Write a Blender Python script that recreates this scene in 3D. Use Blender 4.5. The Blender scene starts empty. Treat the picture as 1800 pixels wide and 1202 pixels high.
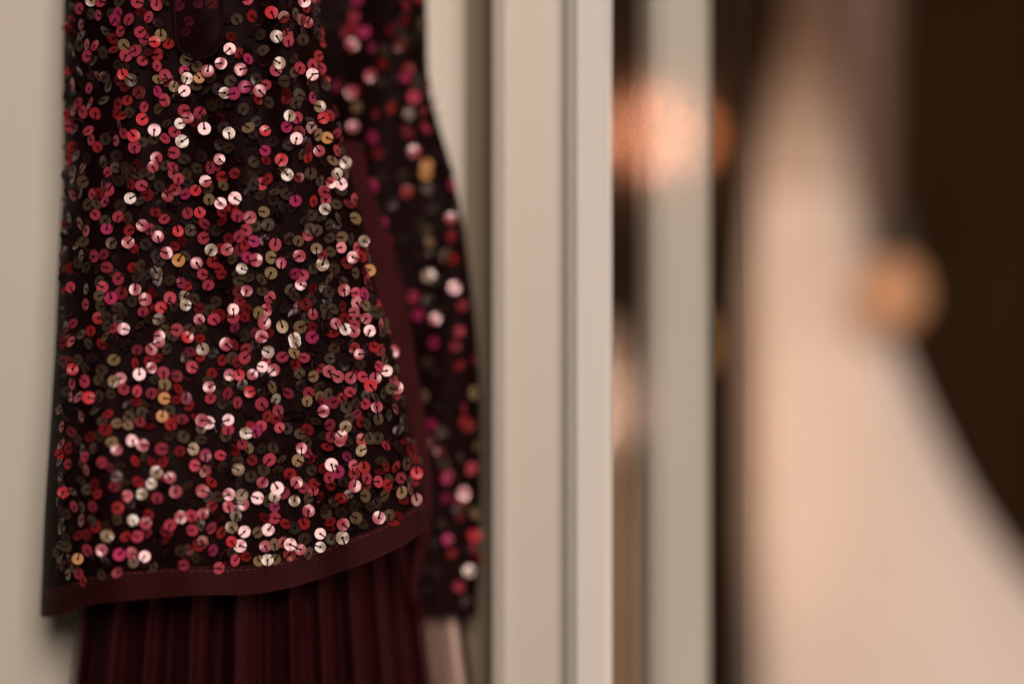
import bpy, bmesh, math, random
from mathutils import Vector, Matrix
random.seed(11)
R_ = math.radians
sc = bpy.context.scene
COL = sc.collection

# ------------------------------------------------------------ camera, world, lamps, exposure
D = 0.6746            # distance from the lens to the plane in focus
PXM = 6300.0          # photograph pixels per metre on that plane
Z0 = 1.30             # height of the lens above the floor
CAM = Vector((0, -D, Z0))
cd = bpy.data.cameras.new("camera"); cam = bpy.data.objects.new("camera", cd); COL.objects.link(cam)
cam.location = CAM; cam.rotation_euler = (R_(90), 0, 0)
cd.lens = 85; cd.sensor_width = 36; cd.clip_start = 0.02; cd.clip_end = 50
cd.dof.use_dof = True; cd.dof.focus_distance = D + 0.001; cd.dof.aperture_fstop = 2.0
sc.camera = cam
w = bpy.data.worlds.new("World"); sc.world = w; w.use_nodes = True
w.node_tree.nodes["Background"].inputs[0].default_value = (1.0, 0.80, 0.62, 1)
w.node_tree.nodes["Background"].inputs[1].default_value = 0.035
KEY = Vector((0.16, -1.38, Z0 + 0.42))
def area(name, loc, aim, power, sx, sy, col):
    l = bpy.data.lights.new(name, 'AREA'); l.shape = 'RECTANGLE'; l.size = sx; l.size_y = sy
    l.energy = power; l.color = col
    o = bpy.data.objects.new(name, l); COL.objects.link(o); o.location = loc
    o.rotation_euler = (Vector(aim) - Vector(loc)).to_track_quat('-Z', 'Y').to_euler()
    return o
area("key_lamp", KEY, (0, 0.03, Z0), 15.5, 0.40, 0.46, (1.0, 0.87, 0.75))
area("side_lamp", (1.0, -0.60, Z0 + 0.15), (0.0, 0.03, Z0), 2.8, 0.25, 0.5, (1.0, 0.80, 0.66))
area("gown_fill", (0.40, -0.20, Z0 - 0.33), (0.16, 0.36, Z0 - 0.03), 1.02, 0.22, 0.22, (1.0, 0.80, 0.66))  # unseen fill light added to brighten the gown
sc.view_settings.view_transform = 'Standard'; sc.view_settings.look = 'None'
sc.view_settings.exposure = 0; sc.view_settings.gamma = 1
sc.cycles.use_denoising = True
sc.cycles.transparent_max_bounces = 24; sc.cycles.max_bounces = 8
sc.cycles.sample_clamp_indirect = 4.0

# ------------------------------------------------------------ helpers
def P(px, py, y):
    k = (D + y) / D / PXM
    return Vector(((px - 900) * k, y, Z0 - (py - 601) * k))
def interp(tab, t):
    if t <= tab[0][0]:
        a, b = tab[0], tab[1]
    elif t >= tab[-1][0]:
        a, b = tab[-2], tab[-1]
    else:
        for a, b in zip(tab, tab[1:]):
            if a[0] <= t <= b[0]: break
    f = (t - a[0]) / (b[0] - a[0])
    if a[0] <= t <= b[0]: f = f
    return a[1] + (b[1] - a[1]) * f
def smooth_tab(tab, lo, hi, n=60):
    v = [interp(tab, lo + (hi - lo) * i / n) for i in range(n + 1)]
    for _ in range(3):
        v = [v[0]] + [(v[i-1] + 2*v[i] + v[i+1]) / 4 for i in range(1, n)] + [v[-1]]
    return [(lo + (hi - lo) * i / n, v[i]) for i in range(n + 1)]
def link(o, parent=None):
    COL.objects.link(o)
    if parent is not None: o.parent = parent
    return o
def mesh_obj(name, verts, faces, mats, parent=None, uvs=None, smooth=True, mi=None):
    me = bpy.data.meshes.new(name); me.from_pydata([tuple(v) for v in verts], [], faces)
    for m in (mats if isinstance(mats, (list, tuple)) else [mats]): me.materials.append(m)
    if smooth: me.polygons.foreach_set("use_smooth", [True] * len(me.polygons))
    if mi: me.polygons.foreach_set("material_index", mi)
    if uvs:
        uv = me.uv_layers.new(name="UVMap")
        uv.data.foreach_set("uv", [c for l in me.loops for c in uvs[l.vertex_index]])
    me.update()
    return link(bpy.data.objects.new(name, me), parent)
def grid_obj(name, f, nu, nv, mat, parent=None, scale_uv=True):
    """f(i/nu, j/nv) -> point; UVs run in metres along the cloth."""
    pts = [[f(i / nu, j / nv) for i in range(nu + 1)] for j in range(nv + 1)]
    mid = pts[nv // 2]; U = [0.0]
    for a, b in zip(mid, mid[1:]): U.append(U[-1] + (b - a).length)
    c = nu // 2; V = [0.0]
    for j in range(nv): V.append(V[-1] + (pts[j+1][c] - pts[j][c]).length)
    verts = [p for r in pts for p in r]
    uvs = [(U[i], V[j]) for j in range(nv + 1) for i in range(nu + 1)]
    fs = [(j*(nu+1)+i, j*(nu+1)+i+1, (j+1)*(nu+1)+i+1, (j+1)*(nu+1)+i) for j in range(nv) for i in range(nu)]
    return mesh_obj(name, verts, fs, mat, parent, uvs)
def empty(name, loc, label, cat, group=None):
    o = bpy.data.objects.new(name, None); o.location = loc; o.empty_display_size = 0.02
    o["label"] = label; o["category"] = cat
    if group: o["group"] = group
    return link(o)
def under(o, parent):
    o.parent = parent; o.matrix_parent_inverse = Matrix.Translation(-parent.location)
    return o
def box(name, x0, x1, y0, y1, z0, z1, mat, parent, bev=0.002, rot=None, pivot=None):
    bm = bmesh.new(); bmesh.ops.create_cube(bm, size=1)
    for v in bm.verts:
        v.co = Vector((x0 + (v.co.x + .5)*(x1-x0), y0 + (v.co.y + .5)*(y1-y0), z0 + (v.co.z + .5)*(z1-z0)))
    bmesh.ops.bevel(bm, geom=list(bm.edges), offset=bev, segments=3, affect='EDGES')
    if rot is not None:
        bmesh.ops.rotate(bm, verts=bm.verts, cent=pivot, matrix=Matrix.Rotation(rot, 3, 'Z'))
    me = bpy.data.meshes.new(name); bm.to_mesh(me); bm.free(); me.materials.append(mat)
    me.polygons.foreach_set("use_smooth", [True]*len(me.polygons))
    try: me.set_sharp_from_angle(angle=R_(50))
    except Exception: pass
    o = link(bpy.data.objects.new(name, me)); return under(o, parent) if parent else o

# ------------------------------------------------------------ materials
def mat(name):
    m = bpy.data.materials.new(name); m.use_nodes = True
    nt = m.node_tree; return m, nt, nt.nodes["Principled BSDF"], nt.nodes["Material Output"]
def N(nt, t, **kw):
    n = nt.nodes.new(t)
    for k, v in kw.items(): setattr(n, k, v)
    return n
def painted(name, col, rough=0.45, bump=0.12, scale=900):
    m, nt, b, out = mat(name)
    b.inputs["Roughness"].default_value = rough
    tc = N(nt, "ShaderNodeTexCoord"); mp = N(nt, "ShaderNodeMapping"); mp.inputs["Scale"].default_value = (1, 1, 0.25)
    nz = N(nt, "ShaderNodeTexNoise"); nz.inputs["Scale"].default_value = scale; nz.inputs["Detail"].default_value = 3
    n2 = N(nt, "ShaderNodeTexNoise"); n2.inputs["Scale"].default_value = 14; n2.inputs["Detail"].default_value = 4
    nt.links.new(tc.outputs["Object"], mp.inputs[0])
    for q in (nz, n2): nt.links.new(mp.outputs[0], q.inputs["Vector"])
    bp = N(nt, "ShaderNodeBump"); bp.inputs["Strength"].default_value = bump; bp.inputs["Distance"].default_value = 0.0004
    nt.links.new(nz.outputs["Fac"], bp.inputs["Height"]); nt.links.new(bp.outputs[0], b.inputs["Normal"])
    cr = N(nt, "ShaderNodeValToRGB")
    cr.color_ramp.elements[0].position = .3; cr.color_ramp.elements[1].position = .7
    cr.color_ramp.elements[0].color = (*[c*.94 for c in col], 1); cr.color_ramp.elements[1].color = (*col, 1)
    nt.links.new(n2.outputs["Fac"], cr.inputs[0]); nt.links.new(cr.outputs[0], b.inputs["Base Color"])
    return m
def cloth(name, col, rough=0.8, sheen=0.2, var=0.25, scale=60, bump=0.3, fine=2500):
    m, nt, b, out = mat(name)
    b.inputs["Roughness"].default_value = rough
    b.inputs["Sheen Weight"].default_value = sheen; b.inputs["Specular IOR Level"].default_value = 0.05
    b.inputs["Sheen Tint"].default_value = (*[min(1, c*3+.1) for c in col], 1)
    tc = N(nt, "ShaderNodeTexCoord")
    nz = N(nt, "ShaderNodeTexNoise"); nz.inputs["Scale"].default_value = scale; nz.inputs["Detail"].default_value = 4
    nf = N(nt, "ShaderNodeTexNoise"); nf.inputs["Scale"].default_value = fine
    for q in (nz, nf): nt.links.new(tc.outputs["Object"], q.inputs["Vector"])
    cr = N(nt, "ShaderNodeValToRGB")
    cr.color_ramp.elements[0].position = .3; cr.color_ramp.elements[1].position = .7
    cr.color_ramp.elements[0].color = (*[c*(1-var) for c in col], 1); cr.color_ramp.elements[1].color = (*[c*(1+var*.4) for c in col], 1)
    nt.links.new(nz.outputs["Fac"], cr.inputs[0]); nt.links.new(cr.outputs[0], b.inputs["Base Color"])
    bp = N(nt, "ShaderNodeBump"); bp.inputs["Strength"].default_value = bump; bp.inputs["Distance"].default_value = 0.0003
    nt.links.new(nf.outputs["Fac"], bp.inputs["Height"]); nt.links.new(bp.outputs[0], b.inputs["Normal"])
    return m
def net(name, col, pitch=0.00082, hole=0.55, sheen=0.3):
    """tulle: hexagonal holes really let the view through"""
    m, nt, b, out = mat(name)
    b.inputs["Base Color"].default_value = (*col, 1); b.inputs["Roughness"].default_value = 0.55
    b.inputs["Sheen Weight"].default_value = sheen; b.inputs["Sheen Tint"].default_value = (1, .5, .5, 1)
    b.inputs["Specular IOR Level"].default_value = 0.06
    uv = N(nt, "ShaderNodeUVMap"); sx = N(nt, "ShaderNodeSeparateXYZ")
    wob = N(nt, "ShaderNodeTexNoise"); wob.inputs["Scale"].default_value = 160; wob.inputs["Detail"].default_value = 1
    nt.links.new(uv.outputs[0], wob.inputs["Vector"])
    mad = N(nt, "ShaderNodeVectorMath", operation='MULTIPLY_ADD')
    mad.inputs[1].default_value = (0.0007,)*3
    nt.links.new(wob.outputs["Color"], mad.inputs[0]); nt.links.new(uv.outputs[0], mad.inputs[2])
    nt.links.new(mad.outputs[0], sx.inputs[0])
    k = 2*math.pi / (pitch * math.sqrt(3)/2)
    tot = None
    for ang in (0, 60, 120):
        a = R_(ang); c, s = math.cos(a)*k, math.sin(a)*k
        m1 = N(nt, "ShaderNodeMath", operation='MULTIPLY'); m1.inputs[1].default_value = c
        m2 = N(nt, "ShaderNodeMath", operation='MULTIPLY_ADD'); m2.inputs[1].default_value = s
        nt.links.new(sx.outputs[0], m1.inputs[0]); nt.links.new(sx.outputs[1], m2.inputs[0]); nt.links.new(m1.outputs[0], m2.inputs[2])
        co = N(nt, "ShaderNodeMath", operation='COSINE'); nt.links.new(m2.outputs[0], co.inputs[0])
        if tot is None: tot = co
        else:
            ad = N(nt, "ShaderNodeMath", operation='ADD'); nt.links.new(tot.outputs[0], ad.inputs[0]); nt.links.new(co.outputs[0], ad.inputs[1]); tot = ad
    mr = N(nt, "ShaderNodeMapRange"); mr.inputs["From Min"].default_value = hole - 0.45; mr.inputs["From Max"].default_value = hole + 0.45
    nt.links.new(tot.outputs[0], mr.inputs["Value"])
    tr = N(nt, "ShaderNodeBsdfTransparent"); mx = N(nt, "ShaderNodeMixShader")
    nt.links.new(mr.outputs[0], mx.inputs[0]); nt.links.new(b.outputs[0], mx.inputs[1]); nt.links.new(tr.outputs[0], mx.inputs[2])
    nt.links.new(mx.outputs[0], out.inputs["Surface"])
    return m
def sequin_mat(name, col, rough=0.25, metallic=0.0, spec=0.44, bump=0.05):
    m, nt, b, out = mat(name)
    b.inputs["Roughness"].default_value = rough; b.inputs["Metallic"].default_value = metallic
    b.inputs["Specular IOR Level"].default_value = spec; b.inputs["Specular Tint"].default_value = (1.0, .80, .85, 1)
    g = N(nt, "ShaderNodeNewGeometry"); tc = N(nt, "ShaderNodeTexCoord")
    mr = N(nt, "ShaderNodeMapRange"); mr.inputs["To Min"].default_value = 0.30; mr.inputs["To Max"].default_value = 1.15
    nt.links.new(g.outputs["Random Per Island"], mr.inputs["Value"])
    h = N(nt, "ShaderNodeHueSaturation"); h.inputs["Color"].default_value = (*col, 1)
    nt.links.new(mr.outputs[0], h.inputs["Value"]); nt.links.new(h.outputs[0], b.inputs["Base Color"])
    nz = N(nt, "ShaderNodeTexNoise"); nz.inputs["Scale"].default_value = 900; nz.inputs["Detail"].default_value = 2
    nt.links.new(g.outputs["Position"], nz.inputs["Vector"])
    bp = N(nt, "ShaderNodeBump"); bp.inputs["Strength"].default_value = bump; bp.inputs["Distance"].default_value = 0.0003
    nw = N(nt, "ShaderNodeTexNoise"); nw.inputs["Scale"].default_value = 330; nw.inputs["Detail"].default_value = 0
    nt.links.new(g.outputs["Position"], nw.inputs["Vector"])
    bw = N(nt, "ShaderNodeBump"); bw.inputs["Strength"].default_value = 0.55; bw.inputs["Distance"].default_value = 0.0006
    nt.links.new(nw.outputs["Fac"], bw.inputs["Height"]); nt.links.new(bw.outputs[0], bp.inputs["Normal"])
    nt.links.new(nz.outputs["Fac"], bp.inputs["Height"]); nt.links.new(bp.outputs[0], b.inputs["Normal"])
    b.inputs["Coat Weight"].default_value = 0.25; b.inputs["Coat Roughness"].default_value = 0.10
    nt.links.new(bw.outputs[0], b.inputs["Coat Normal"])
    return m
M_DOOR = painted("door_paint", (0.73, 0.655, 0.575), 0.5)
M_STRIP = painted("strip_paint", (0.62, 0.585, 0.565), 0.55, 0.2, 500)
M_BAR = painted("bar_paint", (0.56, 0.52, 0.46), 0.4, 0.0)
M_WALL = painted("back_wall_paint", (0.036, 0.021, 0.014), 0.8)
M_NET = net("bodice_net", (0.012, 0.0023, 0.0030), hole=0.0, sheen=0.0)
M_HEMNET = net("hem_net", (0.046, 0.0085, 0.0098), hole=0.0, sheen=0.0)
M_SKIRT = net("skirt_net", (0.042, 0.0066, 0.0088), pitch=0.00092, hole=-0.25, sheen=0.0)
M_LIN = cloth("lining_cloth", (0.0030, 0.0012, 0.0014), 0.9, 0.0)
M_SKLIN = cloth("skirt_lining_cloth", (0.0028, 0.0012, 0.0014), 0.9, 0.0)
M_GUSSET = cloth("gusset_cloth", (0.040, 0.0072, 0.0095), 0.85, 0.0, fine=1300)
M_THREAD = cloth("thread", (0.030, 0.006, 0.008), 0.6, 0.0)
M_STITCH = cloth("stitch_thread", (0.17, 0.033, 0.042), 0.5, 0.0)
M_VELVET = cloth("velvet_ribbon", (0.018, 0.0045, 0.006), 0.9, 0.05)
M_GOWN = cloth("blush_cloth", (0.86, 0.74, 0.68), 0.7, 0.1, 0.06, 18, 0.1)
M_VEIL = cloth("taupe_cloth", (0.32, 0.20, 0.165), 0.8, 0.1, 0.15)
SEQ = {  # differing reflections of one burgundy sequin put into separate base colours
 'r': sequin_mat("sequin_rose", (0.40, 0.043, 0.076)),
 'm': sequin_mat("sequin_magenta", (0.40, 0.030, 0.115)),
 'c': sequin_mat("sequin_crimson", (0.25, 0.015, 0.019)),
 'h': sequin_mat("sequin_ruby", (0.62, 0.025, 0.042)),
 'b': sequin_mat("sequin_bronze", (0.24, 0.155, 0.085)),
 'g': sequin_mat("sequin_gold", (0.62, 0.27, 0.08), 0.3),
 'o': sequin_mat("sequin_olive", (0.058, 0.038, 0.024), 0.3),
 'k': sequin_mat("sequin_wine", (0.012, 0.004, 0.005), 0.3),
}
SKEYS = list(SEQ)

# ------------------------------------------------------------ setting
wall = box("back_wall", -2.2, 2.2, 1.70, 1.80, -0.2, 2.8, M_WALL, None, 0.002); wall["kind"] = "structure"
fl = box("floor", -2.2, 2.2, -2.4, 1.70, -0.1, 0.0, painted("floor_wood", (0.10, 0.06, 0.04), 0.5), None, 0.002); fl["kind"] = "structure"

door = empty("wardrobe_door", P(500, 601, 0.10) * 1.0, "cream painted panelled wardrobe door that the sequined dress hangs against", "wardrobe door")
door.location.z = 0.02
def px_x(px, y): return P(px, 601, y).x
box("door_panel", px_x(-1500, .069), px_x(814, .066), .066, .100, .02, 2.1, M_DOOR, door, 0.0025)
box("backing_board", px_x(800, .09), px_x(900, .09), .080, .101, .021, 2.099, painted("groove_shade", (.20, .15, .105), .7), door, 0.0008)  # shade of the groove put into this dark brown colour
box("stile", px_x(868, .052), px_x(1020, .052), .052, .102, .02, 2.1, M_DOOR, door, 0.0030)
# rounded edge strip with a fine ribbed right-hand edge
box("edge_strip", px_x(999, .036), px_x(1076, .036), .036, .0515, .02, 2.1, M_STRIP, door, 0.0025)

# glazed screen, standing slightly ajar behind the edge strip
TILT = R_(-14)
piv = Vector((px_x(1070, .075), .075, 0))
screen = empty("glazed_screen", (piv.x + .03, piv.y, 0.02), "narrow glazed screen with one pale upright bar, right of the wardrobe door", "screen")
def glass():
    m, nt, b, out = mat("thin_glass")
    tr = N(nt, "ShaderNodeBsdfTransparent"); gl = N(nt, "ShaderNodeBsdfGlossy"); gl.inputs["Roughness"].default_value = 0.08
    fr = N(nt, "ShaderNodeFresnel"); fr.inputs[0].default_value = 1.5; mx = N(nt, "ShaderNodeMixShader")
    nt.links.new(fr.outputs[0], mx.inputs[0]); nt.links.new(tr.outputs[0], mx.inputs[1]); nt.links.new(gl.outputs[0], mx.inputs[2])
    nt.links.new(mx.outputs[0], out.inputs["Surface"]); nt.nodes.remove(b); return m
M_GLASS = glass()
def scr_x(px):      # distance along the tilted screen at which the view through px meets it
    u = Vector((math.cos(TILT), math.sin(TILT)*-1, 0)); 
    d = P(px, 601, 0) - CAM
    # CAM + t d = piv + s u  (2-D)
    det = d.x * -u.y + u.x * d.y
    rx, ry = piv.x - CAM.x, piv.y - CAM.y
    return (d.x * ry - d.y * rx) / det
def scr_box(name, s0, s1, y0, y1, m, bev):
    return box(name, piv.x + s0, piv.x + s1, piv.y + y0, piv.y + y1, .02, 2.1, m, screen, bev, -TILT, piv)
sb0, sb1, sp1 = scr_x(1151), scr_x(1252), scr_x(1302)
scr_box("glazing_bar", sb0, sb1, 0.0, .022, M_BAR, .003)
scr_box("pane", -.004, sp1, -.0045, -.0035, M_GLASS, .0001)
nrm = Vector((math.sin(-TILT), -math.cos(TILT), 0)); nrm = Vector((nrm.x, nrm.y, 0)).normalized()
def reflected_lamp(px, py, e, col, dist=1.02, rad=.009):
    d = (P(px, py, 0) - CAM).normalized()
    t = (piv - CAM).dot(nrm) / d.dot(nrm); q = CAM + d*t
    r = d - 2*d.dot(nrm)*nrm
    l = bpy.data.lights.new("small_lamp", 'POINT'); l.energy = e; l.color = col; l.shadow_soft_size = rad
    o = bpy.data.objects.new("small_lamp", l); o.location = q + r*dist; COL.objects.link(o)
reflected_lamp(1143, 235, 0.52, (1.0, .37, .19))
for py_ in (330, 640, 950):  # unseen point lights added behind the bar to warm the gown's left edge
    gl = bpy.data.lights.new("rim_fill", 'POINT'); gl.energy = .045; gl.color = (1.0, .45, .14); gl.shadow_soft_size = .008
    go = bpy.data.objects.new("rim_fill", gl); go.location = P(1225, py_, .37); COL.objects.link(go)
reflected_lamp(1044, 705, 0.36, (1.0, .60, .42))

# small glowing bulbs in the dark room
def bulb_mat(name, col, s):
    m, nt, b, out = mat(name)
    b.inputs["Base Color"].default_value = (.3, .16, .08, 1); b.inputs["Emission Color"].default_value = (*col, 1); b.inputs["Emission Strength"].default_value = s
    return m
M_SOCKET = painted("socket", (.05, .04, .03), .5)
def bulb(px, py, y, r, m, label):
    c = P(px, py, y)
    t = empty("small_bulb", c, label, "light bulb", "small warm bulbs in the dark room")
    bm = bmesh.new(); bmesh.ops.create_uvsphere(bm, u_segments=16, v_segments=10, radius=r)
    for v in bm.verts:
        if v.co.z > 0: v.co.z *= 1.25
    me = bpy.data.meshes.new("glass_globe"); bm.to_mesh(me); bm.free(); me.materials.append(m)
    o = link(bpy.data.objects.new("glass_globe", me), t)
    bm = bmesh.new(); bmesh.ops.create_cone(bm, cap_ends=True, segments=12, radius1=r*.55, radius2=r*.4, depth=r*1.2)
    for v in bm.verts: v.co.z += r*1.7
    me = bpy.data.meshes.new("socket"); bm.to_mesh(me); bm.free(); me.materials.append(M_SOCKET)
    link(bpy.data.objects.new("socket", me), t)
    bm = bmesh.new(); bmesh.ops.create_cone(bm, cap_ends=True, segments=6, radius1=.0012, radius2=.0012, depth=1.0)
    for v in bm.verts: v.co.z += r*2.2 + .5
    me = bpy.data.meshes.new("flex"); bm.to_mesh(me); bm.free(); me.materials.append(M_SOCKET)
    link(bpy.data.objects.new("flex", me), t)
bulb(1208, 242, 1.05, .008, bulb_mat("bulb_orange", (1.0, .27, .06), 2.6), "hanging bulb half hidden by the top of the pale upright bar")
bulb(1198, 605, 1.05, .008, bulb_mat("bulb_amber", (1.0, .40, .14), 1.6), "hanging bulb behind the middle of the pale upright bar")
bulb(1566, 520, .40, .0155, bulb_mat("bulb_dim", (1.0, .42, .20), .30), "hanging bulb at the right edge of the pale gown")

# pale gown (soft focus)
gown = empty("blush_gown", P(1450, 1202, .36), "pale blush gown hanging in the dark room, narrow above and flaring wide below", "gown")
gL = smooth_tab([(-200, 1400), (0, 1392), (150, 1362), (300, 1332), (500, 1314), (900, 1310), (1202, 1318), (1500, 1300)], -200, 1500)
gR = smooth_tab([(-200, 1445), (0, 1452), (150, 1462), (300, 1492), (420, 1520), (560, 1556), (700, 1612), (850, 1686), (950, 1748), (1050, 1835), (1202, 1940), (1500, 2200)], -200, 1500)
def gown_f(u, v):
    py = -200 + 1700*v; a = R_(-120 + 240*u)
    l, r = interp(gL, py), interp(gR, py); cx, hw = (l+r)/2, (r-l)/2
    s = math.copysign(abs(math.sin(a))**.8, math.sin(a))
    px = cx + hw*s
    y = .45 - .00008*hw*math.cos(a) + .002*math.sin(a*5 + py*.003)*min(1, hw/150)
    return P(px, py, y)
o = grid_obj("gown_skirt", gown_f, 90, 60, M_GOWN); under(o, gown)
def veil_f(u, v):
    py = -250 + 760*v
    px = 1468 + (110 - 20*v)*u
    return P(px, py, .52 + .006*math.sin(u*9 + v))
def bod(lo, hi, off):
  def bod_f(u, v):
    a = R_(-110 + 220*u); py = lo + (hi-lo)*v; l, r = interp(gL, py), interp(gR, py); cx, hw = (l+r)/2, (r-l)/2 + 6
    return P(cx + hw*math.sin(a), py, .446 - .00008*hw*math.cos(a) - off)
  return bod_f
for i, (hi, c) in enumerate([(330, (.66, .53, .45)), (262, (.52, .395, .32)), (200, (.40, .285, .215)), (140, (.29, .19, .135)), (80, (.19, .115, .078))]):  # fading light on the gown's top, put into stepped darker cloth colours
    o = grid_obj("fade_tier", bod(-230, hi, .0025*(i+1)), 40, 14, cloth("fade_cloth", c, .8, 0, .15)); under(o, gown)
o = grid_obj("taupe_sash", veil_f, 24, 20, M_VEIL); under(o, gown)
curtain = empty("brown_curtain", P(1300, 601, 1.3), "dark brown curtain hanging far behind the top of the pale gown", "curtain")
def cur_f(u, v):
    return Vector((.02 + 1.1*u, 1.35 + .03*math.sin(u*88 + .4*v), 2.3 - 2.2*v))
o = grid_obj("curtain_cloth", cur_f, 260, 10, cloth("brown_cloth", (.115, .060, .028), .85, 0, .2, 6)); under(o, curtain)
sash = empty("blush_stole", P(1040, 1202, .36), "pale blush stole seen through the glass between edge strip and upright bar", "stole")
def sash_f(u, v):
    py = 560 + 900*v; rx = 1092 + 28*min(1, v*2.2)
    px = 930 + (rx - 930)*u
    return P(px, py, .30 + .006*math.sin(u*13))
o = grid_obj("stole_cloth", sash_f, 40, 24, cloth("peach_cloth", (.52, .36, .25), .8, 0, .06, 18, .1)); under(o, sash)

# ------------------------------------------------------------ the dress
dress = empty("sequined_dress", P(450, 1202, .03), "burgundy sequined dress with net hem and pleated tulle skirt hanging on the cream door", "dress")
LO, HI = -160, 1130
XL = smooth_tab([(-160, 114), (0, 112), (150, 110), (300, 112), (450, 103), (600, 97), (750, 88), (900, 78), (1000, 74), (1085, 70), (1130, 70)], LO, HI)
XR = smooth_tab([(-160, 540), (0, 558), (150, 577), (290, 612), (400, 640), (500, 657), (570, 680), (680, 706), (780, 727), (880, 747), (935, 757), (1130, 790)], LO, HI)
YH = smooth_tab([(60, 1084), (110, 1085), (150, 1064), (200, 1058), (280, 1050), (350, 1045), (430, 1046), (500, 1033), (580, 1007), (640, 986), (700, 959), (760, 922), (800, 905)], 60, 800)
NEXP = 3.0
def wrinkle(px, py):
    return (.0016*math.sin(px/47 + py/310) + .0011*math.sin(px/23 - py/190 + 1.3) + .0012*math.sin(py/120 + px/140)
            + .0022*math.exp(-((px - 455 - py*.05)/26)**2) * max(0, 1 - py/420))
def surf_y(px, py, side=1):
    l, r = interp(XL, py), interp(XR, py); cx, hw = (l+r)/2, (r-l)/2
    s = max(-1, min(1, (px-cx)/hw)); Y = side * (1 - abs(s)**NEXP)**(1/NEXP)
    Rd = .034 if s < 0 else .022
    return (Rd*(1-Y) - .020*math.exp(-((px-185)/165)**2 - ((py-850)/270)**2)
            + .004*math.exp(-((px-330)/120)**2 - ((py-250)/200)**2) + wrinkle(px, py) * max(0, 1-abs(s)**6))
def body_f(off, top, bot):
    def f(u, v):
        a = R_(-118 + 236*u); sa = math.sin(a)
        s = math.copysign(abs(sa)**(2/NEXP), sa)
        # hem height differs along the row
        xm = interp(XL, 900)*(1-s)/2 + interp(XR, 900)*(1+s)/2
        yh = interp(YH, xm)
        py = top(yh) + (bot(yh) - top(yh))*v
        l, r = interp(XL, py), interp(XR, py); cx, hw = (l+r)/2, (r-l)/2
        px = cx + hw*s
        y = surf_y(px, py, 1 if abs(a) <= math.pi/2 else -1) - off
        return P(px, py, y)
    return f
bodice = grid_obj("bodice_panel", body_f(0, lambda h: LO, lambda h: h - 34), 110, 90, M_NET, None); under(bodice, dress)
o = grid_obj("bodice_lining", body_f(-.0022, lambda h: LO, lambda h: h - 3), 110, 60, M_LIN); under(o, dress)
hem = grid_obj("hem_band", body_f(.0012, lambda h: h - 51, lambda h: h), 140, 12, M_HEMNET); under(hem, dress)


def seg_tube(bmv, bmf, a, b, r):
    d = (b - a).normalized(); u = d.cross(Vector((0.3, 1, 0.2))).normalized(); v = d.cross(u)
    i = len(bmv)
    for q in (a, b):
        for k in range(3):
            t = k*2*math.pi/3; bmv.append(q + (u*math.cos(t) + v*math.sin(t))*r)
    for k in range(3):
        k2 = (k+1) % 3; bmf.append((i+k, i+k2, i+3+k2, i+3+k))
# running stitches above the hem
sv, sf = [], []
px = 130.0
while px < 745:
    yh = interp(YH, px) - (43 if px > 300 else 47) + random.uniform(-1, 1)
    ln = random.uniform(6, 10); sl = (interp(YH, px+ln) - interp(YH, px))
    a = P(px, yh, surf_y(px, yh) - .0018); b = P(px+ln, yh + sl, surf_y(px+ln, yh+sl) - .0018)
    seg_tube(sv, sf, a, b, .00013); px += ln + random.uniform(3, 6)
o = mesh_obj("hem_stitching", sv, sf, M_STITCH); o["kind"] = "stuff"; under(o, hem)

# velvet ribbon loop hanging over the top of the bodice
def tab_f(u, v):
    s = 2*u - 1; py0 = -150 + 250*v
    hw = 42 if py0 < 60 else 42*math.sqrt(max(0.0004, 1 - ((py0-60)/44)**2)) if py0 < 104 else 1
    px = 347 + hw*s + 3*math.sin(py0/40)
    return P(px, py0, surf_y(px, py0) - .0046 - .0012*math.cos(s*1.5) + .0006*math.sin(py0/17 + s*2))
o = grid_obj("ribbon_loop", tab_f, 20, 44, net("ribbon_net", (0.014, .0035, .0045), .0008, -.2, 0)); under(o, dress)
ev, ef = [], []
prev = None
for i in range(61):
    t = i/60
    if t < .4: q = (305, -150 + 210*t/.4)
    elif t > .6: q = (389, 60 - 210*(t-.6)/.4)
    else:
        a = math.pi - (t-.4)/.2*math.pi; q = (347 + 42*math.cos(a), 60 + 44*math.sin(a))
    q = (q[0] + 3*math.sin(q[1]/40), q[1]); c = P(q[0], q[1], surf_y(*q) - .0056)
    if prev: seg_tube(ev, ef, prev, c, .00042)
    prev = c
o2 = mesh_obj("ribbon_edging", ev, ef, M_VELVET); under(o2, o)

# side gusset and second sequined panel hanging behind
GX = smooth_tab([(200, 620), (330, 652), (430, 690), (520, 714), (640, 732), (760, 752), (880, 762), (960, 754), (1020, 738), (1100, 712)], 200, 1100)
def gus_f(u, v):
    py = 250 + 836*v; l = interp(XR, py) - 60; r = interp(GX, py)
    return P(l + (r-l)*u, py, .030 + .012*u*u - .004*math.sin(u*4 + py/230) + .006*max(0, (py-800)/300))
o = grid_obj("side_gusset", gus_f, 20, 40, M_GUSSET); under(o, dress)
SL = [(-160, 500), (0, 530), (300, 580), (500, 630), (800, 690), (1130, 715)]
SR = smooth_tab([(-160, 748), (0, 750), (150, 752), (200, 765), (300, 797), (430, 820), (560, 836), (700, 846), (900, 846), (1000, 842), (1130, 836)], LO, HI)
def sl_y(px, py, side=1):
    l, r = interp(SL, py), interp(SR, py); cx, hw = (l+r)/2, (r-l)/2
    s = max(-1, min(1, (px-cx)/hw))
    return .052 + .010*(1 - side*(1-abs(s)**3)**(1/3)) + .002*math.sin(px/30 + py/200)
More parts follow.
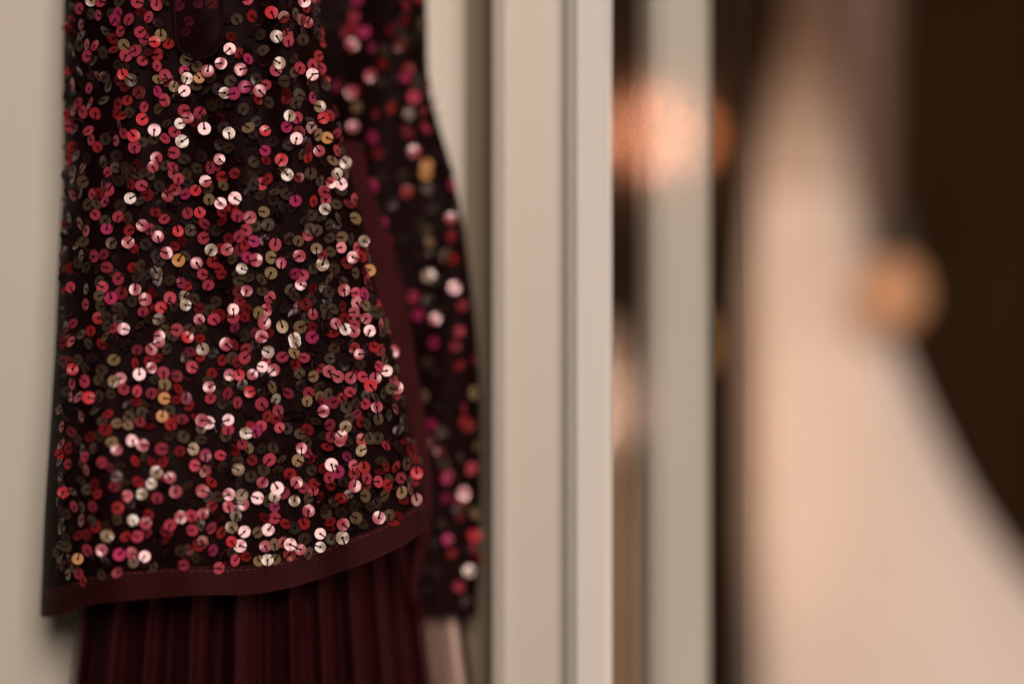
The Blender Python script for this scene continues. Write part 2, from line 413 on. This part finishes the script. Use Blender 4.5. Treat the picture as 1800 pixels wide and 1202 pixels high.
def sleeve_f(bot, off):
    def f(u, v):
        py = -160 + (bot + 160)*v; a = R_(-112 + 224*u); sa = math.sin(a); s = math.copysign(abs(sa)**(2/3), sa)
        l, r = interp(SL, py), interp(SR, py)
        px = (l+r)/2 + (r-l)/2*s
        return P(px, py, sl_y(px, py, 1 if abs(a) <= math.pi/2 else -1) - off)
    return f
sleeve = grid_obj("back_panel", sleeve_f(1086, 0), 60, 60, M_NET); under(sleeve, dress)
o = grid_obj("back_panel_lining", sleeve_f(1080, -.0018), 60, 40, M_LIN); under(o, dress)

# pleated tulle skirt
def fold(t):
    return (.012*(abs(math.sin(t*30.5 + .8*math.sin(t*9) + 1.1))**1.3 - .4) + .0030*math.sin(t*53 + 2*math.sin(t*13)) + .0008*math.sin(t*170))
def sk(t0, t1, off, amp, bot=2100, shift=0):
    def f(u, v):
        t = t0 + (t1-t0)*u; py = 860 + (bot-860)*v
        l = 136 - (py-1050)*.11; r = 782 + (py-900)*.145
        px = l + (r-l)*t + 2*math.sin(t*20 + v*3)
        y = .022 - fold(t + shift + .02*v)*amp*(.55 + .45*min(1, v*4)) + off
        if t > .66: y += .040*min(1, (t-.66)/.28)**1.2
        if t < .04: y += .012*((.04-t)/.04)**2
        return P(px, py, y)
    return f
skirt = grid_obj("tulle_skirt", sk(0, 1, 0, 1), 320, 44, M_SKIRT); under(skirt, dress)
o = grid_obj("inner_tulle", sk(.015, .915, .005, .8, shift=.31), 260, 30, M_SKIRT); under(o, dress)
o = grid_obj("skirt_lining", sk(.02, .905, .011, .35), 160, 24, M_SKLIN); under(o, dress)
def satin_f(u, v):
    py = 1030 + 1000*v; l = 722 + (py-1030)*.08; rr = 800 + (py-1030)*.13
    return P(l + (rr-l)*u, py, .0655 - .004*math.sin(u*math.pi) - .001*math.sin(u*9 + v*4))
M_SATIN = cloth('pink_satin', (.70, .49, .42), .38, 0, .08, 30, .1); M_SATIN.node_tree.nodes['Principled BSDF'].inputs['Specular IOR Level'].default_value = .5
o = grid_obj("satin_underskirt", satin_f, 24, 30, M_SATIN); under(o, dress)
# rolled edge of the tulle at the right
ev, ef = [], []; f = sk(0, 1, -.0003, 1); prev = None
for i in range(45):
    c = f(1, i/44)
    if prev is not None: seg_tube(ev, ef, prev, c, .0007)
    prev = c
o = mesh_obj("skirt_edging", ev, ef, M_VELVET); under(o, skirt)

# ------------------------------------------------------------ sequins
# positions read off the photograph: zoom offset, scale, then x,y,kind (w p s = pale, pink and silver glints)
DATA = {
 (0, 0, 4.0): "557,62r 640,100o 690,110r 640,5s 705,10r 828,90m 808,140m 905,138r 965,15r 840,10o 1045,122r 1100,35r 1258,40m 1393,20m 1330,150r 1110,165k 1160,10o 740,225o 845,222r 985,228r 570,250o 1130,250b 1087,295h 797,275c 870,318b 610,315r 950,358r 885,392r 800,350c 1048,365c 610,395r 1000,430r 1105,465r 1160,530r 880,480o 862,522h 920,565o 660,430k 1296,500m 1460,500p 1553,447w 1615,345w 1745,415m 1692,490p 1680,375c 1620,570o 1315,552s 1400,550g 1375,600o 1222,610b 1296,640w 1108,645m 1157,705r 1013,755r 1113,765o 730,707o 632,728r 830,735c 825,805c 860,815c 507,595r 625,622r 690,540r 560,510b 515,780c 485,815c 1645,658m 1720,612m 1580,655s 1490,745o 1712,768o 1295,780r 1405,795r 1430,845o 1265,870s 1320,830p 1170,868o 1085,915w 1437,905w 1610,938s 1228,930r 1160,975r 1280,995s 1745,900b 870,940r 815,990r 938,955h 980,915k 945,1037r 1222,1075r 1100,1110p 1543,1120w 1075,1175p 1215,1170r 1480,1180r 880,1175o 535,1095o 685,1035c 640,985r 620,920r 525,910o 490,890r 1605,1040o 1415,1100k 490,1110c 740,980o 910,790o 1000,840h",
 (400, 0, 4.0): "345,258s 230,245o 310,90h 395,122c 540,10p 555,50c 565,160c 428,290r 530,280o 640,395c 665,300c 365,445s 340,495p 465,415o 400,572o 268,600r 225,640p 597,460r 597,525w 580,570c 510,480r 665,480r 598,690m 650,750s 415,895m 490,830r 437,815s 415,655c 505,670o 485,975w 265,920h 315,1000o 505,930c 675,830h 640,950b 700,970g 265,1060m 645,1062p 770,1060r 525,1085o 565,1110c 378,1125h 830,1145s 755,780c 690,600o 590,900c 575,1050c 250,355o 215,700c 480,100o 780,900o 740,1130b 800,1000c",
 (60, 300, 4.0): "1205,75p 1330,105b 1225,130o 990,135c 880,110o 755,105r 680,95c 602,75o 490,105c 1065,165m 1135,140h 1230,203b 1310,230w 1412,195w 1165,295h 1320,290c 1430,320r 1517,330p 1320,358c 1195,373r 1080,300r 675,195s 740,215o 495,215r 440,235o 405,165r 430,310r 365,425r 500,355o 590,325r 660,335o 510,410m 375,240o 760,385p 865,420o 1012,425h 1100,420o 1190,475r 870,465p 668,420c 915,340r 660,505p 543,510o 1040,495c 930,580p 860,595o 1245,558s 1310,550c 1355,555p 1490,420r 1440,465r 1545,497m 1560,390o 1645,380o 1690,150o 1770,165o 1590,175o 1615,290b 1695,520r 1480,520c 1780,30s 1490,60o 1540,95o 1640,60c 1410,20c 1320,45c 1500,610m 1560,628p 1738,650m 1665,610b 1460,690s 1395,620o 1430,730o 1440,770o 1510,755o 1600,765o 1665,720b 1142,650p 1185,728r 1225,805r 1605,850o 1495,845p 1440,850c 1445,915c 1125,900o 1280,920o 1400,975w 1400,1030r 1490,975c 1480,1030c 1578,1000b 1685,945o 1160,1045p 1265,1045r 1170,1110o 1235,985o 1165,970c 1745,1097b 1620,1070p 1600,1165p 1410,1100m 1480,1160o 510,680r 490,590r 590,760r 750,670o 730,740o 860,715o 1015,630g 1065,600o 955,770o 480,820r 455,775o 455,880b 540,895m 710,835w 780,905p 690,920o 955,895r 890,962h 1035,790m 1065,945s 585,960o 465,955o 505,1030o 620,1000o 765,990r 875,1045o 630,1112w 880,1162p 510,1090o 740,1085o 800,1040o 1005,1120r 495,1170b 1080,1170h 1165,1180c 975,1160o 270,1075r 360,940r 330,1150o 305,650o 330,600o 345,500o 320,370c 340,80o 330,30o 270,175r 320,150o 265,125o 255,820r 230,450o 1255,640c 1300,690c 980,20r 1070,30o 1015,60r 820,30o 640,5o 270,50c 730,40o",
 (450, 300, 4.0): "278,213m 385,20o 570,20s 530,85p 600,95w 480,150r 405,215c 485,270s 350,265o 380,410o 340,350o 298,495b 425,548s 465,590r 305,600p 468,660s 330,735r 275,725m 315,800p 400,830c 510,855o 515,760b 615,785o 620,840p 705,860r 765,865m 710,930r 690,995p 610,955c 775,950b 775,1040p 690,1080r 800,1125w 630,1115s 560,1075p 545,1140c 690,1130p 400,1010r 350,940c 310,1100b 395,1100c 395,1170m 270,1180s 480,970o 545,970o 500,1010o 605,470b 680,610p 705,545r 600,540r 700,335b 760,495s 690,200r 655,235c 520,475o 600,140o 575,330o 885,1000c 860,960c 270,880o 525,570o 550,690o 240,840o 800,700g 405,690o 785,610o 700,720o 880,1080r 480,830o 640,650c 430,420o 515,380o",
 (60, 600, 4.0): "825,55p 725,60r 860,115c 930,55o 880,5p 560,130b 360,190o 475,205o 310,130o 270,195h 265,300r 355,280r 255,390m 310,390r 385,395h 450,385o 740,230w 825,185p 910,220r 1005,245r 710,155c 505,300o 560,280s 605,260p 630,335r 725,350r 825,365r 920,300b 1015,335c 915,400g 1070,400m 720,425c 900,525g 540,370o 520,510c 1040,545r 745,565r 580,575b 660,590b 480,560o 1180,555p 1225,570w 690,695w 765,728p 545,705b 580,760p 395,670c 455,670o 415,750o 895,755r 355,810r 475,850r 365,905r 535,890r 600,880o 710,840c 830,850c 905,850c 860,920s 825,1000s 757,1070s 865,1100r 655,1085r 565,1020r 330,980o 425,1000c 640,1000o 735,985c 370,1040o 205,1060h 280,1160r 410,1160r 955,955p 995,1055p 1185,1050p 1050,670o 1175,690o 1120,755b 1205,800m 1150,810c 1130,870r 1290,1090o 1370,1075p 1460,1080s 1570,1100w 1605,990p 1710,1030w 1690,1090s 1470,1145p 1365,1160r 1440,990o 1525,950o 1435,900s 1690,1160m 1365,550w 1490,645s 1345,665o 1365,620r 1230,320p 1250,225c 1375,235p 1440,235h 1535,232p 1605,180w 1685,200p 1185,55s 1105,70r 1170,105c 1395,120o 1480,115r 1645,75s 1745,110r 1350,20p 1400,25c 1465,305o 1515,355h 1430,430r 1325,435o 1240,400r 1600,440r 1675,320b 1700,405o 1715,485r 1640,525c 1700,540c 1595,595r 1725,605r 1555,630m 1465,720r 1410,765c 1310,800r 1600,755o 1680,750o 1655,830r 1742,828b 1715,900o 1480,790k 1110,180r 1360,365r 1515,500k 960,585c 500,620c 760,500o 950,480o 240,750c 265,640r 235,860r",
 (450, 600, 4.0): "270,80b 275,10s 340,115r 410,130k 305,225o 405,245b 455,190r 445,315o 372,362r 360,420b 510,370o 470,425r 475,490p 550,50o 520,120o 645,125o 725,90p 515,210p 577,248p 665,255p 750,250r 840,258p 805,310h 865,175r 920,205w 905,130o 965,70p 990,325p 830,40c 670,10o 735,160o 660,355r 605,400c 635,460o 770,440r 850,460p 840,390o 775,380o 980,470c 660,535o 735,565c 780,580o 860,545o 630,600s 520,585r 530,670r 600,665p 590,700p 640,710o 745,690c 855,680o 800,680o 740,765b 912,730c 640,810m 355,715o 310,650o 320,750p 425,755k 500,740c 395,830c 295,835b 880,840o 685,870r 760,885c 530,865w 575,915m 470,890c 515,955r 390,905o 285,990p 335,1030r 410,1000c 525,1010c 695,1015p 690,930c 780,960r 875,915c 860,985r 1020,960r 1080,980o 1130,925h 1050,700c 1090,760c 1000,740k 1025,1060b 1085,1040c 650,1075o 770,1085b 600,1100c 450,1095c 270,1120s 370,1190p 545,1130o 495,1180o 690,1160o 800,1160o 370,1100o 925,1010c 985,880c 1130,1110c 905,1080o 1000,620k 950,330o 570,350k 420,560o 360,620c 1040,600k 1060,860o",
 (0, 900, 3.98): "568,55r 645,60o 465,15o 735,95o 820,50o 930,55s 1020,75p 750,165s 880,170c 960,170r 710,265p 610,265r 835,295m 920,285r 1012,308w 935,345b 1075,385o 550,430r 710,440o 820,422r 580,480c 460,180o 550,160c 1190,90r 1265,35p 1340,25r 1345,125r 1420,10p 1480,110r 1530,60c 1405,90o 1620,105s 1710,135w 1620,205h 1680,235w 1160,185c 1265,270o 1365,320o 1285,370r 1390,230c 1420,205c 1490,265m 1530,390r 1565,380c 1645,335r 1720,310c 1650,20o 485,320o 545,325g 465,240o 1040,15c",
 (450, 900, 3.98): "85,122w 60,40c 130,40r 365,5p 490,5o 205,80c 270,110o 335,80c 610,85p 520,65c 515,100c 700,40b 745,80o 860,38p 930,20o 985,35c 960,70c 65,237p 130,225b 190,210c 240,225w 340,185o 450,150w 525,187o 605,178s 450,243s 370,285o 310,260p 235,295c 80,332s 135,330b 180,310k 595,5o 15,140b 20,340b",
}
BACK = {
 (400, 0, 4.0): "875,315p 1015,335m 870,650p 910,755b 882,890p 1020,965m 910,1045b 1250,545m 1150,760c 1410,610c 1455,745s 1395,900r 1400,1160g 870,200c 910,5m 1090,455c 830,230c 760,610m 1060,1080c 1240,150c 930,1120c 1250,920c 890,120r 1300,300k 1200,60k",
 (450, 300, 4.0): "885,360m 1195,20g 1370,335p 1375,460c 1045,480o 1200,420o 1220,500b 1385,620c 1215,735s 1395,820w 1140,1010m 1260,1040w 1430,1130r 1200,130o 1150,620k 1450,950c",
 (450, 600, 4.0): "1205,150o 1280,460o 1530,360b 1460,470r 1550,730b 1320,860o 1345,960m 1460,1070w 1430,170c 1300,640o 1440,820o 1400,30c 1490,600c",
 (450, 900, 3.98): "1530,160h 1340,190m 1490,410s 1420,520r 1370,290c 1430,30c 1300,80o 1260,420k 1470,620k",
}
def parse(dd):
    out = []
    for (ox, oy, s), txt in dd.items():
        for tok in txt.split():
            k = tok[-1]; x, y = tok[:-1].split(','); out.append((ox + float(x)/s, oy + float(y)/s, k))
    return out
front = []
for q in parse(DATA):
    if all((q[0]-e[0])**2 + (q[1]-e[1])**2 > 36 for e in front): front.append(q)
back = parse(BACK)
n_listed = len(front)
# the darker ones lying underneath and along the turning edges
tries = 0; fill = []
while len(fill) < 430 and tries < 20000:
    tries += 1
    py = random.uniform(-60, 1030); l, r = interp(XL, py), interp(XR, py)
    px = random.uniform(l+3+max(0, (py-400)/22), r-2)
    if py > interp(YH, px) - 62: continue
    if 300 < px < 395 and py < 105 and random.random() < .8: continue
    if any((px-e[0])**2 + (py-e[1])**2 < 110 for e in front): continue
    if any((px-e[0])**2 + (py-e[1])**2 < 230 for e in fill): continue
    fill.append((px, py, random.choices('kocrb', (.46, .22, .22, .08, .02))[0]))
for i in range(70):
    py = random.uniform(-40, 1000); px = interp(XL, py) + random.uniform(6, 18) + max(0, (py-450)/30); fill.append((px, py, random.choice('kkoc')))
for i in range(46):
    py = random.uniform(-40, 870); px = interp(XR, py) - random.uniform(0, 14); fill.append((px, py, random.choice('kcocr')))
SR_ = 11.2 / PXM
def sequin_geo(R=SR_, n=14, hole=.23):
    v, f, mi = [], [], []
    for r, z in ((hole*R, 0.0), (R*.62, .004*R), (R, .010*R), (R*.99, -.03*R)):
        for k in range(n):
            a = 2*math.pi*k/n; v.append(Vector((r*math.cos(a), r*math.sin(a), z)))
    for j in range(3):
        for k in range(n):
            k2 = (k+1) % n; f.append((j*n+k, (j+1)*n+k, (j+1)*n+k2, j*n+k2)); mi.append(0)
    # the thread that holds it: out of the hole, over the rim
    i = len(v); h = .115*R
    pts = [(-.10*R, -.25*R), (0.02*R, .10*R), (.6*R, .15*R), (1.06*R, .15*R), (1.28*R, -.35*R)]
    for x, z in pts:
        v += [Vector((x, -h, z)), Vector((x, 0, z + h)), Vector((x, h, z))]
    for j in range(len(pts)-1):
        a = i + 3*j
        f += [(a, a+3, a+4, a+1), (a+1, a+4, a+5, a+2)]; mi += [1, 1]
    return v, f, mi
GV, GF, GM = sequin_geo()
MESH = {}
for k in SKEYS:
    me = bpy.data.meshes.new("sequin"); me.from_pydata([tuple(q) for q in GV], [], GF)
    me.materials.append(SEQ[k]); me.materials.append(M_THREAD); me.polygons.foreach_set("material_index", GM)
    me.polygons.foreach_set("use_smooth", [False]*len(GM)); me.update(); MESH[k] = me
def rot_off(v, deg):
    ax = v.orthogonal().normalized(); ax.rotate(Matrix.Rotation(random.uniform(0, 2*math.pi), 3, v))
    o = v.copy(); o.rotate(Matrix.Rotation(R_(deg), 3, ax)); return o
def place(px, py, kind, yf, lift):
    e = 2.0; y = yf(px, py)
    p0 = P(px, py, y); tx = P(px+e, py, yf(px+e, py)) - P(px-e, py, yf(px-e, py)); tz = P(px, py-e, yf(px, py-e)) - P(px, py+e, yf(px, py+e))
    n = tx.cross(tz).normalized()
    if n.y > 0: n = -n
    V = (CAM - p0).normalized(); L = (KEY - p0).normalized(); H = (V + L).normalized()
    if kind in 'wsp':
        dlt = {'w': (0, 3.0), 's': (2.5, 8.0), 'p': (5.5, 8.5)}[kind]; Nn = rot_off(H, random.uniform(*dlt))
    else:
        if n.dot(V) < .35: n = (n + V*.45).normalized()
        for _ in range(40):
            tl = abs(random.gauss(0, 17)) + 5 if kind in 'rmbhg' else abs(random.gauss(0, 26)) + 8
            Nn = rot_off(n, min(tl, 62))
            if Nn.angle(H) > R_(13) and Nn.dot(V) > .25: break
        if kind == 'h' or kind == 'g':
            Nn = rot_off(H, random.uniform(8, 12))
    k = {'w': 'r', 'p': 'r', 's': 'b'}.get(kind, kind)
    zc = Nn; xc = zc.orthogonal().normalized(); yc = zc.cross(xc)
    m3 = Matrix((xc, yc, zc)).transposed() @ Matrix.Rotation(random.uniform(0, 2*math.pi), 3, 'Z')
    sc_ = random.uniform(.88, 1.07) * (D + y)/D
    c = p0 - V*0 + V*lift
    return k, Matrix.Translation(c) @ m3.to_4x4() @ Matrix.Scale(sc_, 4)
pref = {'w': 0, 'p': 0, 's': 0, 'm': 1, 'r': 1, 'h': 0, 'g': 0, 'b': 1, 'c': 2, 'o': 3, 'k': 4}
jobs_f = []
for i, (px, py, k) in enumerate(front):
    lift = {0: .0030, 1: .0024, 2: .0016, 3: .0015, 4: .0011}[pref[k]] + random.uniform(0, .0006)
    jobs_f.append((pref[k], place(px, py, k, surf_y, lift)))
order = sorted(range(len(jobs_f)), key=lambda i: jobs_f[i][0])
single = set(order[:262])
extra = [place(px, py, k, surf_y, .0009 + random.uniform(0, .0005)) for px, py, k in fill]
def add_single(k, mw, parent):
    o = bpy.data.objects.new("sequin", MESH[k]); COL.objects.link(o); o.parent = parent
    o.matrix_parent_inverse = Matrix.Identity(4)
    o.matrix_basis = mw
def joined(name, items, parent):
    v, f, mi = [], [], []
    for k, mw in items:
        b = len(v); v += [mw @ q for q in GV]; f += [tuple(b+i for i in q) for q in GF]
        ki = SKEYS.index(k); mi += [ki if m == 0 else len(SKEYS) for m in GM]
    o = mesh_obj(name, v, f, [SEQ[k] for k in SKEYS] + [M_THREAD], None, None, False, mi)
    o["kind"] = "stuff"; o.parent = parent
    return o
# panels carry their geometry in world space under the dress: sequins hang on the panel
def w2l(parent_panel):
    return Matrix.Identity(4)
bpy.context.view_layer.update()
for i in sorted(single):
    k, mw = jobs_f[i][1]; add_single(k, mw, bodice)
joined("small_sequins", [jobs_f[i][1] for i in range(len(jobs_f)) if i not in single] + extra, bodice)
for _ in range(60):
    py = random.uniform(-60, 1060); px = random.uniform(max(interp(XR, py)+20, interp(SL, py)+60), interp(SR, py)-3)
    if all((px-e[0])**2 + (py-e[1])**2 > 500 for e in back): back.append((px, py, random.choices('rmcpb', (.3, .3, .2, .12, .08))[0]))
bj = [place(px, py, k, sl_y, .0016 + random.uniform(0, .001)) for px, py, k in back]
bo = sorted(range(len(back)), key=lambda i: pref[back[i][2]])
bs = set(bo[:38])
for i in sorted(bs): add_single(bj[i][0], bj[i][1], sleeve)
bf = []
while len(bf) < 120:
    py = random.uniform(-60, 1060); px = random.uniform(interp(SL, py)+10, interp(SR, py)-2)
    bf.append((px, py, random.choices('koc', (.6, .25, .15))[0]))
joined("small_sequins", [bj[i] for i in range(len(back)) if i not in bs] + [place(px, py, k, sl_y, .001) for px, py, k in bf], sleeve)

# loose embroidery thread wandering between the sequins
tv, tf = [], []
allp = front + fill
for i in range(430):
    px, py, _ = random.choice(allp); a = random.uniform(0, 2*math.pi); ln = random.uniform(10, 26); bend = random.uniform(-.9, .9)
    prev = None
    for s in range(6):
        t = s/5; ang = a + bend*(t-.5)*2
        qx = px + ln*t*math.cos(ang); qy = py + ln*t*math.sin(ang)
        if qy > interp(YH, qx) - 55: break
        if not (interp(XL, qy) < qx < interp(XR, qy)): break
        c = P(qx, qy, surf_y(qx, qy) - .0006 - .0022*math.sin(math.pi*t))
        if prev is not None: seg_tube(tv, tf, prev, c, .00013)
        prev = c
o = mesh_obj("embroidery_thread", tv, tf, cloth("glossy_thread", (.11, .02, .026), .35, 0)); o["kind"] = "stuff"; o.parent = bodice
print("listed", n_listed, "fill", len(fill))
